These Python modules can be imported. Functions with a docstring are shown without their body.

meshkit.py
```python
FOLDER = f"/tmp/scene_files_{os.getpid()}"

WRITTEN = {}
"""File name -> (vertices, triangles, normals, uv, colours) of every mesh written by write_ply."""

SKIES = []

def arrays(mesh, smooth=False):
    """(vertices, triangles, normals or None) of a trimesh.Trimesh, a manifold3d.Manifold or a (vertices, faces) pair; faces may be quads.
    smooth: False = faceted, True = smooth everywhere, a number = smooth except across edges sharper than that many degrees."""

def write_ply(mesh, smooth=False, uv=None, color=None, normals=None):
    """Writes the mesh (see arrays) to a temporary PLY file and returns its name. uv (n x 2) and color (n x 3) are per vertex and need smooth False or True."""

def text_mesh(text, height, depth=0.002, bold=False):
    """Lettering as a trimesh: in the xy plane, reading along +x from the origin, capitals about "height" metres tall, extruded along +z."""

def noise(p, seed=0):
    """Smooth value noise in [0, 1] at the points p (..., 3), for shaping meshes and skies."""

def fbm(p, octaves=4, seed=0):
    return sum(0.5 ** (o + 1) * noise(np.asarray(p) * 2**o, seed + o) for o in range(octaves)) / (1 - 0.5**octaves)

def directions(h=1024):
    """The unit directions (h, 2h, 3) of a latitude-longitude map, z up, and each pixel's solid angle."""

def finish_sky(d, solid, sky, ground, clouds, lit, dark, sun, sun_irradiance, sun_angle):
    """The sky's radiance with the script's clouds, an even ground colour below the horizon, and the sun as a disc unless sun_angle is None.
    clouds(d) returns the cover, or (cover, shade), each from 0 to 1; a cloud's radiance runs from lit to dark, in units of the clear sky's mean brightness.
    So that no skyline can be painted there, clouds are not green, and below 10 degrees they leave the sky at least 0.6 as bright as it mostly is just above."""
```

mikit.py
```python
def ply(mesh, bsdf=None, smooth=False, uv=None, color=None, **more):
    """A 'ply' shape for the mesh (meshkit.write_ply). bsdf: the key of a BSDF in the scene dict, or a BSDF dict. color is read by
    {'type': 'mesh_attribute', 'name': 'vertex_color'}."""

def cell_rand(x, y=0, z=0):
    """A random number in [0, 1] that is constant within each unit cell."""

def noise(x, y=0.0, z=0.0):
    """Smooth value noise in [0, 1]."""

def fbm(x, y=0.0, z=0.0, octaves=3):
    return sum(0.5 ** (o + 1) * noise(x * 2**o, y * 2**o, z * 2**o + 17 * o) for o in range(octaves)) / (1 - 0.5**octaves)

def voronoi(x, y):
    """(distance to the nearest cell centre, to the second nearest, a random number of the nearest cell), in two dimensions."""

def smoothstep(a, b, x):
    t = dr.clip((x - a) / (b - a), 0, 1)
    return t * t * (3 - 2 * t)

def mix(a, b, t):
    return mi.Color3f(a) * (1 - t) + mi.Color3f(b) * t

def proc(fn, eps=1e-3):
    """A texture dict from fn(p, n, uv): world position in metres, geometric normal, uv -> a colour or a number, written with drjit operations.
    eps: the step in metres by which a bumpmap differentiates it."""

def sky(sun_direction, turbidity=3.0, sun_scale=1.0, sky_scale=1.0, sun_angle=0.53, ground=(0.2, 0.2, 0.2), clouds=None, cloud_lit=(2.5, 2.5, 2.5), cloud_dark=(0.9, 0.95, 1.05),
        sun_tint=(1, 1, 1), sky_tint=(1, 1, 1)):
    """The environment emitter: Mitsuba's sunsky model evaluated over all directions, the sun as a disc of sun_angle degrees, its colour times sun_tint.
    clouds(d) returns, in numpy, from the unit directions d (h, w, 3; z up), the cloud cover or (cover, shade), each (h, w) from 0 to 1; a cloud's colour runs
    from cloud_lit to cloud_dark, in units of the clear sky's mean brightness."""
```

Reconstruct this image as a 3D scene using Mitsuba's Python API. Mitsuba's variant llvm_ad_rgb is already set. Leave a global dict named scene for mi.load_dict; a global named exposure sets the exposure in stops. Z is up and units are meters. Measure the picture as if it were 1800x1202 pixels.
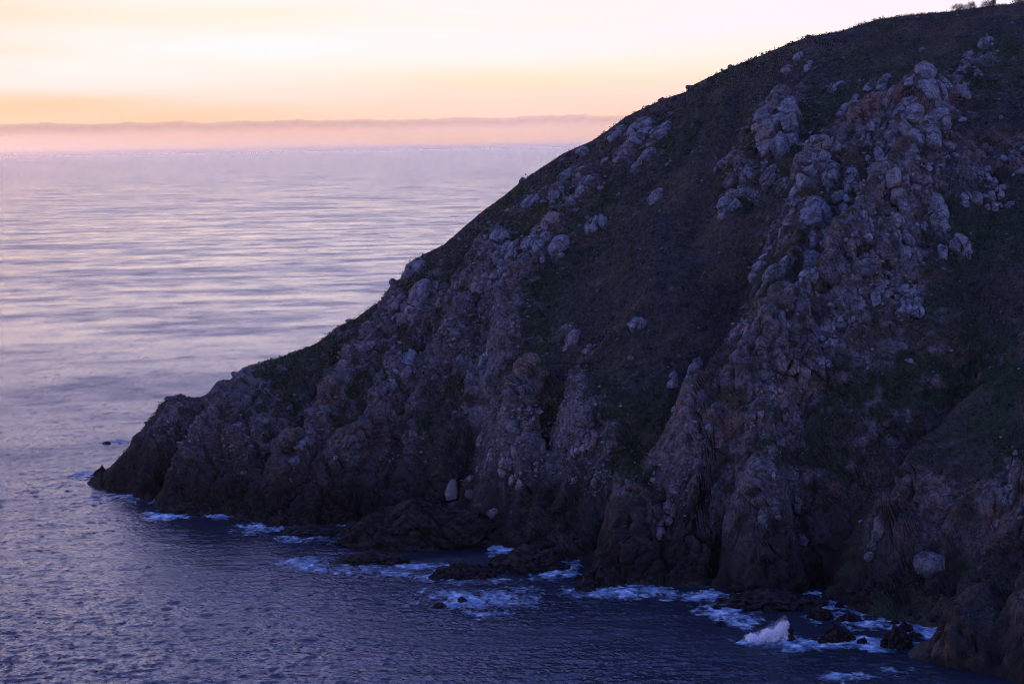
import math
import numpy as np
import trimesh
import drjit as dr
import mitsuba as mi
import mikit
import meshkit
from mikit import noise as dnoise, fbm as dfbm, smoothstep, mix, proc
from scipy.interpolate import RBFInterpolator, RegularGridInterpolator
from scipy.ndimage import map_coordinates, gaussian_filter, zoom as ndzoom
from scipy.spatial import cKDTree

T = mi.ScalarTransform4f
def sstep(a, b, x):
    t = np.clip((x - a) / (b - a), 0, 1)
    return t * t * (3 - 2 * t)
scene, labels = {}, {}

# ------------------------------------------------------------------ camera
EYE = np.array([0.0, 0.0, 180.0])
HFOV = 30.0
FPX = 900.0 / math.tan(math.radians(HFOV / 2))      # focal length in photo pixels (1800 wide)
PITCH, ROLL = math.radians(5.87), math.radians(0.95)
FWD = np.array([0, math.cos(PITCH), -math.sin(PITCH)])
R0 = np.array([1.0, 0, 0])
U0 = np.cross(R0, FWD)
RIGHT = math.cos(ROLL) * R0 - math.sin(ROLL) * U0
UP = math.sin(ROLL) * R0 + math.cos(ROLL) * U0
scene['camera'] = {'type': 'perspective', 'fov': HFOV, 'fov_axis': 'x', 'near_clip': 1.0, 'far_clip': 600000.0,
                   'to_world': T().look_at(origin=EYE.tolist(), target=(EYE + FWD * 100).tolist(), up=UP.tolist()),
                   'medium': {'type': 'ref', 'id': 'air'}}

# ------------------------------------------------------------------ sky, air, exposure
exposure = 0.40
SUN_AZ, SUN_EL = math.radians(-42), math.radians(5.0)
def sky_clouds(d):                       # a thin high veil, a little streaky, that the set sun still lights
    el = np.degrees(np.arcsin(np.clip(d[..., 2], -1, 1)))
    az = np.degrees(np.arctan2(d[..., 0], d[..., 1]))
    n = meshkit.fbm(np.stack([np.cos(np.radians(az)) * 4, np.sin(np.radians(az)) * 4, el * 1.0], -1), 4, 5) - 0.5
    glow = np.minimum(14.0 * np.exp(-((az + 42) / 15.4) ** 2), 1) * np.exp(-(np.clip(el, 0, 90) / 6.5) ** 2)      # the yellow round the place where the sun went down
    veil = 0.92 * np.exp(-(np.clip(el, 0, 90) / (13.0 + 13.0 * np.exp(-((az + 42) / 30.0) ** 2))) ** 1.3) * (0.65 + 0.35 * np.cos(np.radians(az + 20)))  # raised higher toward the sun, out of view, to brighten the sea
    return np.clip(veil * (1 + 0.9 * n * np.exp(-el / 12)), 0, 1), np.clip(1 - sstep(0.7, 2.7, el) + glow, 0, 1)
scene['sky'] = mikit.sky([math.sin(SUN_AZ) * math.cos(SUN_EL), math.cos(SUN_AZ) * math.cos(SUN_EL), math.sin(SUN_EL)],
                         turbidity=2.2, sun_scale=1.0, sun_angle=16.0, sun_tint=(1.0, 0.75, 0.85), sky_scale=9.5, ground=(0.05, 0.05, 0.07),
                         sky_tint=(0.85, 0.87, 2.5), clouds=sky_clouds, cloud_lit=(2.03, 1.64, 1.34), cloud_dark=(1.98, 1.13, 0.63))
labels['sky'] = {'label': 'pale pink sunset sky turning orange near the horizon', 'kind': 'structure'}
AIR = 1.0e-5
scene['air'] = {'type': 'homogeneous', 'albedo': {'type': 'rgb', 'value': [0.95, 0.95, 0.96]}, 'sigma_t': AIR,
                'phase': {'type': 'hg', 'g': 0.88}}

# ------------------------------------------------------------------ helpers
def ray(px, py):
    d = FWD + (px - 900.0) / FPX * RIGHT + (601.0 - py) / FPX * UP
    return d / np.linalg.norm(d)
def at(px, py, y):                      # the point at that pixel and at that distance north of the camera
    d = ray(px, py)
    return EYE + d * (y / d[1])
def on_sea(px, py):
    d = ray(px, py)
    return EYE + d * (-EYE[2] / d[2])
def numbered(name):
    if name not in USED:
        USED[name] = 0
        return name
    USED[name] += 1
    return f'{name}_{USED[name]:03d}'
USED = {}
def grid_faces(nr, nc):
    i = np.arange(nr * nc).reshape(nr, nc)
    a, b, c, d = i[:-1, :-1].ravel(), i[:-1, 1:].ravel(), i[1:, 1:].ravel(), i[1:, :-1].ravel()
    return np.vstack([np.stack([a, b, c], 1), np.stack([a, c, d], 1)])
def compact(v, f, *more):
    used = np.zeros(len(v), bool)
    used[f.ravel()] = True
    idx = np.cumsum(used) - 1
    return (v[used], idx[f]) + tuple(m[used] for m in more)

# ------------------------------------------------------------------ materials
def rock_colour(p, seed, dark, wet=38.0, warm=0.6):  # wet: height where the dark waterline belt and painted cliff shade fade out
    a = dfbm(p.x * 0.05 + seed, p.y * 0.05, p.z * 0.05, 3)
    b = dfbm(p.x * 0.5, p.y * 0.5 + seed, p.z * 0.35, 4)
    c = dfbm(p.x * 2.3, p.y * 2.3, p.z * 1.1 + seed, 2)
    wx, wy = 1.6 * dnoise(p.x * 0.3, p.y * 0.3, p.z * 0.3), 1.6 * dnoise(p.x * 0.3, p.y * 0.3, p.z * 0.3 + 50)
    crack = dr.minimum(dr.abs(dfbm(p.x * 0.33 + wx, p.y * 0.33, p.z * 0.12 + seed, 2) - 0.5), dr.abs(dfbm(p.x * 0.2 + 7, p.y * 0.2 + wy, p.z * 0.42, 2) - 0.5))
    base = mix((0.135, 0.142, 0.16), (0.235, 0.235, 0.25), smoothstep(0.3, 0.7, b))
    base = mix(base, (0.25, 0.16, 0.125), smoothstep(0.54, 0.74, a) * warm)
    base = mix(base, (0.06, 0.055, 0.052), smoothstep(0.5, 0.72, dfbm(p.x * 0.22, p.y * 0.22, p.z * 0.12 + seed, 3)) * 0.7)
    base = base * (0.45 + 1.1 * c) * dark
    base = mix((0.02, 0.018, 0.017), base, smoothstep(0.004, 0.035, crack) * 0.75 + 0.25)
    if True:                             # black weed and lichen low down, and shade painted up the lower cliffs
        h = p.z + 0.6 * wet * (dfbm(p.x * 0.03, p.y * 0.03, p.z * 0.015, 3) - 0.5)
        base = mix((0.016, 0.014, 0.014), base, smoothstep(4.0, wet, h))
    return base
def heath_colour(p):
    a = dfbm(p.x * 0.022, p.y * 0.022, p.z * 0.022, 3)
    b = dfbm(p.x * 0.4, p.y * 0.4, p.z * 0.4, 4)
    c = mix((0.028, 0.028, 0.024), (0.020, 0.027, 0.014), smoothstep(0.38, 0.58, a))
    c = mix(c, (0.055, 0.042, 0.030), smoothstep(0.5, 0.7, dfbm(p.x * 0.05 + 9, p.y * 0.05, p.z * 0.05, 2)) * 0.6)
    return 1.35 * c * (0.15 + 1.0 * b + 0.9 * dnoise(p.x * 1.6, p.y * 1.6, p.z * 1.6) ** 2)
def terrain_colour(p, n, uv):
    m = dfbm(p.x * 0.16, p.y * 0.16, p.z * 0.16 + 4, 5)
    f = smoothstep(0.30, 0.85, uv.x + 2.0 * (m - 0.5))
    return mix(heath_colour(p), rock_colour(p, 0.0, 0.58, 60.0, 0.75) * mi.Color3f(1.08, 0.97, 0.94) * (0.75 + 0.5 * uv.y), f)  # dark belt drawn high on the terrain, as shade put into its colour
def fracture(p, n, uv):
    a = dr.abs(dfbm(p.x * 0.45, p.y * 0.45, p.z * 0.25, 3) - 0.5)
    b = dr.abs(dfbm(p.x * 0.9 + 40, p.y * 0.9, p.z * 1.3, 3) - 0.5)
    return 1.3 * dr.minimum(a * 2.5, 0.35) + 0.6 * dr.minimum(b * 2.5, 0.4) + 0.5 * dfbm(p.x * 1.7, p.y * 1.7, p.z * 1.7, 3)
def cracked(name):
    scene[name] = {'type': 'bumpmap', 'arbitrary': FRACTURE, 'scale': 1.6 if name == 'boulder_material' else 1.0, 'bsdf': {'type': 'ref', 'id': 'plain_' + name}}
FRACTURE = proc(fracture, eps=0.15)
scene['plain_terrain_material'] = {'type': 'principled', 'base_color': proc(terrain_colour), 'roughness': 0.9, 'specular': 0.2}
scene['plain_boulder_material'] = {'type': 'principled', 'base_color': proc(lambda p, n, uv: rock_colour(p, 3.0, 1.0, 30.0)), 'roughness': 0.85, 'specular': 0.25}
scene['plain_cliff_rock_material'] = {'type': 'principled', 'base_color': proc(lambda p, n, uv: rock_colour(p, 8.0, 0.9, 16.0) * mi.Color3f(1.12, 0.95, 0.90)), 'roughness': 0.85, 'specular': 0.25}
scene['plain_wet_rock_material'] = {'type': 'principled', 'base_color': proc(lambda p, n, uv: mix((0.007, 0.0065, 0.006), (0.034, 0.029, 0.028), smoothstep(0.35, 0.75, dfbm(p.x * 0.6, p.y * 0.6, p.z * 0.6, 4)))), 'roughness': 0.75, 'specular': 0.2}
scene['stone_material'] = {'type': 'principled', 'base_color': proc(lambda p, n, uv: mix((0.06, 0.06, 0.065), (0.27, 0.26, 0.26), dnoise(p.x * 0.8, p.y * 0.8, p.z * 0.8) ** 2)), 'roughness': 0.9, 'specular': 0.2}
scene['shrub_material'] = {'type': 'principled', 'base_color': proc(lambda p, n, uv: heath_colour(p) * (0.4 + 2.4 * dnoise(p.x * 1.1, p.y * 1.1, p.z * 1.1) ** 2)), 'roughness': 0.9, 'specular': 0.1}
scene['plain_dull_rock_material'] = {'type': 'principled', 'base_color': proc(lambda p, n, uv: rock_colour(p, 5.0, 0.6, 24.0)), 'roughness': 0.85, 'specular': 0.2}
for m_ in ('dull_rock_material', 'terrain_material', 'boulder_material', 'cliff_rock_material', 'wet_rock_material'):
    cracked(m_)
SLICKS = [(*on_sea(385, 405)[:2], 260, 420), (*on_sea(560, 428)[:2], 90, 160), (*on_sea(310, 388)[:2], 130, 200)]
def sea_roughness(p, n, uv):
    s = dfbm(p.x * 0.004 + 4, p.y * 0.007 - p.x * 0.001, 2.0, 7)
    r = 0.215 - 0.04 * smoothstep(0.45, 0.70, s) + 0.26 * (dfbm(p.x * 0.035, p.y * 0.030, 11.0, 6) - 0.5) + 0.10 * (dfbm(p.x * 0.006, p.y * 0.012, 12.0, 5) - 0.5)
    lane = dfbm(p.x * 0.0065 + 9, p.y * 0.0160 - p.x * 0.0020, 21.0, 6)      # wind lanes
    r = r + 0.085 * smoothstep(0.50, 0.36, lane) - 0.05 * smoothstep(0.54, 0.62, lane)
    w = 500 * (dfbm(p.x * 0.004, p.y * 0.004, 5.0, 4) - 0.5)
    calm = mi.Float(0)
    for x0, y0, rx, ry in SLICKS:        # smooth patches where currents meet
        calm = dr.maximum(calm, dr.exp(-dr.square((p.x - x0 + w) / rx) - dr.square((p.y - y0 + 1.5 * w) / ry)))
    return r - 0.08 * calm * smoothstep(0.3, 0.6, dfbm(p.x * 0.012, p.y * 0.02, 7.0, 4))
scene['sea_material'] = {'type': 'principled', 'base_color': {'type': 'rgb', 'value': [0.013, 0.021, 0.032]},
                         'roughness': proc(sea_roughness), 'eta': 1.34}
def ripples(p, n, uv):                    # cat's paws; the wind ruffles the water most in the lee currents off the headland
    return dfbm(p.x * 0.75 + 0.2 * p.y, p.y * 0.9, 1.0, 3) * smoothstep(2300.0, 900.0, p.y)
scene['sea_surface'] = {'type': 'bumpmap', 'arbitrary': proc(ripples, eps=0.2), 'scale': 0.32, 'bsdf': {'type': 'ref', 'id': 'sea_material'}}
scene['foam_material'] = {'type': 'principled', 'base_color': proc(lambda p, n, uv: mix((0.15, 0.27, 0.37), (0.52, 0.62, 0.70), smoothstep(0.40, 0.72, dfbm(p.x * 0.35, p.y * 0.25, p.z, 4)))), 'roughness': 0.9, 'specular': 0.2}
scene['cloud_body'] = {'type': 'principledthin', 'base_color': {'type': 'rgb', 'value': [0.90, 0.95, 1.0]}, 'roughness': 1.0, 'diff_trans': 1.5, 'eta': 1.05}
def cloud_density(p, n, uv):
    return 0.29 + 0.20 * (dfbm(p.x * 0.00007, p.z * 0.0006, 3.0, 4) - 0.5) + 0.14 * smoothstep(0.55, 0.85, uv.y) - 0.20 * smoothstep(0.86, 1.0, uv.y)
scene['cloud_material'] = {'type': 'mask', 'opacity': proc(cloud_density), 'bsdf': {'type': 'ref', 'id': 'cloud_body'}}

# ------------------------------------------------------------------ headland: control points in the world
SKY = np.array([(120, 880), (160, 846), (175, 835), (192, 822), (205, 808), (228, 783), (232, 768), (248, 755), (254, 746), (272, 728), (278, 714), (292, 703), (300, 697), (320, 694), (330, 698), (352, 698), (366, 691), (374, 680), (380, 671), (392, 667), (405, 668),
    (412, 657), (430, 645), (450, 641), (500, 626), (550, 607), (575, 590), (600, 571), (625, 560), (650, 541), (672, 526), (684, 505), (690, 497), (707, 491), (711, 470), (718, 462), (735, 453), (745, 447), (780, 430), (820, 395), (850, 370),
    (885, 345), (915, 320), (950, 296), (990, 270), (1040, 248), (1070, 228), (1100, 205), (1160, 177), (1205, 162), (1215, 151), (1280, 120), (1330, 101),
    (1380, 80), (1420, 65), (1480, 55), (1540, 35), (1600, 27), (1660, 22), (1700, 16), (1800, 5), (1900, -8), (2050, -25), (2300, -40)], float)
WATER = np.array([(120, 868), (172, 858), (217, 862), (262, 870), (290, 900), (367, 902), (430, 906), (470, 922), (517, 922), (600, 922), (663, 913), (720, 920),
    (800, 932), (860, 945), (910, 968), (993, 982), (1050, 990), (1080, 1025), (1167, 1027), (1268, 1032), (1350, 1047), (1427, 1040), (1480, 1061), (1547, 1084),
    (1608, 1098), (1661, 1106), (1740, 1120), (1850, 1140), (2050, 1150), (2300, 1150)], float)
RIDGE_Y = np.array([(120, 1003), (180, 1008), (300, 1020), (500, 1035), (800, 1050), (1200, 1050), (1600, 1030), (1900, 1010), (2300, 1000)], float)
PROF = [(0, 0), (0.05, 0.11), (0.12, 0.24), (0.22, 0.36), (0.38, 0.51), (0.58, 0.69), (0.80, 0.87), (0.92, 0.955), (1, 1)]
ctrl = []
for px in np.concatenate([np.arange(182, 2250, 45)]):
    w = on_sea(px, np.interp(px, *WATER.T))
    r = at(px, np.interp(px, *SKY.T), np.interp(px, *RIDGE_Y.T))
    if r[1] < w[1] + 8:
        r[1] = w[1] + 8
    for h, z in PROF:
        ctrl.append((w[0] + (r[0] - w[0]) * h, w[1] + (r[1] - w[1]) * h, r[2] * z))
    n = (w - r)[:2] / np.linalg.norm((w - r)[:2])
    ctrl.append((w[0] + n[0] * 18, w[1] + n[1] * 18, -7))
    ctrl.append((w[0] + n[0] * 60, w[1] + n[1] * 60, -14))
    for back, k in ((30, -0.09), (90, -0.36), (200, -0.8), (300, -1.1)):
        ctrl.append((r[0], r[1] + back, r[2] + k * max(r[2], 30)))
for x, y in ((-330, 900), (-330, 1000), (-330, 1100), (-270, 880), (-280, 1060), (-240, 830), (-420, 980)):
    ctrl.append((x, y, -16))
# the near spur at the right edge
for px, py, y, in ((1588, 1168, 652), (1651, 1091, 655), (1685, 1054, 655), (1731, 997, 656), (1738, 934, 657), (1760, 842, 660), (1820, 790, 664), (1950, 640, 675), (2150, 480, 690)):
    p = at(px, py, y)
    ctrl.append(tuple(p))
    ctrl.append((p[0] + 4, p[1] - 16, max(p[2] * 0.80 - 8, -6)))
    ctrl.append((p[0] + 4, p[1] - 45, max(p[2] * 0.45 - 8, -8)))
for px, py in ((1514, 1198), (1490, 1225)):
    ctrl.append(tuple(on_sea(px, py)))
for px, py in ((1400, 1180), (1300, 1230)):
    q = on_sea(px, py)
    ctrl.append((q[0], q[1], -12))
ctrl = np.array(ctrl)
keep = np.ones(len(ctrl), bool)
for i, j in cKDTree(ctrl[:, :2]).query_pairs(5.0):
    if keep[i] and keep[j]:
        keep[j] = False
ctrl = ctrl[keep]
CX, CY = np.arange(-420, 640, 4.0), np.arange(560, 1400, 4.0)
gx, gy = np.meshgrid(CX, CY, indexing='ij')
base = RBFInterpolator(ctrl[:, :2], ctrl[:, 2], neighbors=60, kernel='linear', smoothing=0.05)(np.stack([gx.ravel(), gy.ravel()], 1)).reshape(gx.shape)
base = gaussian_filter(base, 0.5)
base_at = RegularGridInterpolator((CX, CY), base, bounds_error=False, fill_value=-15.0)
def cast(px, py, fn, y0=600.0, y1=1120.0):
    ys = np.arange(y0, y1, 1.0)
    d = ray(px, py)
    p = EYE + d * (ys / d[1])[:, None]
    below = np.nonzero(p[:, 2] < fn(p[:, :2]))[0]
    return None if not len(below) else p[below[0]]
# ribs (+) and gullies (-) followed down the slope: photo pixels of their course, height in metres, half width in metres
RIBS = [([(1690, 140), (1600, 230), (1520, 260), (1430, 330), (1410, 420), (1400, 520), (1330, 640)], 9, 14),
        ([(1740, 280), (1640, 350), (1570, 430), (1500, 540), (1400, 640), (1330, 740), (1230, 830), (1170, 920)], 12, 15),
        ([(1620, 330), (1570, 400), (1520, 480), (1440, 590)], 5, 9),
        ([(1390, 170), (1350, 260), (1290, 350)], 5, 12),
        ([(720, 470), (690, 570), (600, 690), (540, 780), (480, 900)], 7, 10),
        ([(870, 420), (870, 510), (790, 620), (700, 680), (640, 800), (590, 880)], 6, 11),
        ([(1000, 320), (960, 430), (900, 570), (860, 640)], 4, 11),
        ([(930, 680), (900, 780), (880, 880)], 9, 13), ([(1010, 700), (1040, 800)], 7, 10),
        ([(405, 670), (390, 760), (330, 870)], 5, 9),
        ([(1560, 900), (1540, 980)], 7, 9), ([(1390, 850), (1330, 940), (1290, 1020)], 8, 12),
        ([(1470, 340), (1300, 470), (1230, 600), (1180, 700), (1080, 830)], -8, 15),
        ([(1640, 300), (1500, 400), (1440, 500), (1380, 590), (1300, 680)], -6, 9),
        ([(640, 560), (590, 640), (540, 700), (470, 860)], -6, 10), ([(372, 680), (370, 760), (270, 860)], -6, 8),
        ([(760, 560), (720, 680), (660, 850)], -4, 9), ([(830, 700), (825, 880)], -9, 9), ([(1100, 760), (1075, 850)], -6, 8),
        ([(1780, 480), (1640, 640), (1520, 760), (1450, 880), (1410, 1010)], -12, 18), ([(1240, 900), (1290, 960)], -7, 10),
        ([(960, 700), (970, 860)], -5, 6), ([(1700, 900), (1690, 1040)], -8, 12)]
delta, rockrib = np.zeros_like(base), np.zeros_like(base)
G2 = np.stack([gx.ravel(), gy.ravel()], 1)
for pts, amp, wd in RIBS:
    q = [cast(x, y, base_at) for x, y in pts]
    q = np.array([p[:2] for p in q if p is not None])
    if len(q) < 2:
        continue
    seg = np.vstack([np.linspace(a, b, 24, endpoint=False) for a, b in zip(q[:-1], q[1:])] + [q[-1:]])
    tpar = np.linspace(0, 1, len(seg))
    dist, k = cKDTree(seg).query(G2)
    g = amp * np.exp(-(dist / wd) ** 1.4) * sstep(-0.02, 0.15, tpar[k]) * sstep(-0.02, 0.12, 1.0 - tpar[k])
    delta += g.reshape(base.shape)
    rockrib = np.maximum(rockrib, (np.sign(amp) * np.exp(-(dist / (wd * 1.1)) ** 2)).reshape(base.shape))
land = sstep(-4, 10, base)
P3 = np.stack([gx, gy, base], -1)
rough = (meshkit.fbm(P3 * [0.022, 0.016, 0.016], 3, 2) - 0.5) * 16
uu, vv_ = gx - 0.55 * gy, gy + 0.55 * gx          # spurs run obliquely down to the left
fl = meshkit.fbm(np.stack([uu * 0.030 + 2.0 * meshkit.fbm(P3 * 0.012, 2, 4), vv_ * 0.007, gx * 0], -1), 3, 17)
flute = (np.abs(fl - 0.5) * 4 - 0.45) * 13
low = 1 - sstep(50, 130, base)                     # the lower cliffs are cut up most
front = sstep(0, 60, np.interp(gx, (ctrl[:, 0].min(), ctrl[:, 0].max()), (1, 1)) * 60)
back = np.interp((gx / 1030 * FPX + 900), *RIDGE_Y.T) - gy
face = sstep(0, 45, back)                           # leaves the skyline as it is
Z0 = base + (delta * (2.4 + 0.7 * low) + rough * (0.25 + 0.75 * low) + flute * (0.3 + 0.7 * low)) * land * face
z_at = RegularGridInterpolator((CX, CY), Z0, bounds_error=False, fill_value=-15.0)
rib_at = RegularGridInterpolator((CX, CY), rockrib, bounds_error=False, fill_value=0.0)

def worley(p, cell, stretch, seed):
    """(F1, F2) to jittered points, as fractions of the cell."""
    q = p / (np.asarray(stretch) * cell)
    lo, hi = np.floor(q.min(0)).astype(int) - 1, np.ceil(q.max(0)).astype(int) + 1
    kk = np.unique(np.floor(q).astype(np.int64), axis=0)
    off = np.array([(a, b, c) for a in (-1, 0, 1) for b in (-1, 0, 1) for c in (-1, 0, 1)])
    kk = np.unique((kk[:, None] + off[None]).reshape(-1, 3), axis=0)
    h = (kk[:, 0] * 374761393 + kk[:, 1] * 668265263 + kk[:, 2] * 2147483647 + seed * 1442695) & 0xFFFFFFFF
    r = []
    for s in range(3):
        h = ((h ^ (h >> 13)) * 1274126177 + s * 977) & 0xFFFFFFFF
        r.append((h & 0xFFFF) / 65535.0)
    seeds = kk + np.stack(r, 1)
    d, i = cKDTree(seeds).query(q, k=2, workers=4)
    rnd = ((kk[i[:, 0], 0] * 73856093 + kk[i[:, 0], 1] * 19349663 + kk[i[:, 0], 2] * 83492791 + seed) & 0xFFFF) / 65535.0
    near = i[:, 0]
    tilt = np.stack([(((kk[near, 0] * 92821 + kk[near, 1] * 68917 + kk[near, 2] * 28411 + c * 7919 + seed * 131) & 0xFFFF) / 32767.5 - 1) for c in range(3)], 1)
    return d[:, 0], d[:, 1], rnd, ((q - seeds[near]) * tilt).sum(1)

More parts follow.
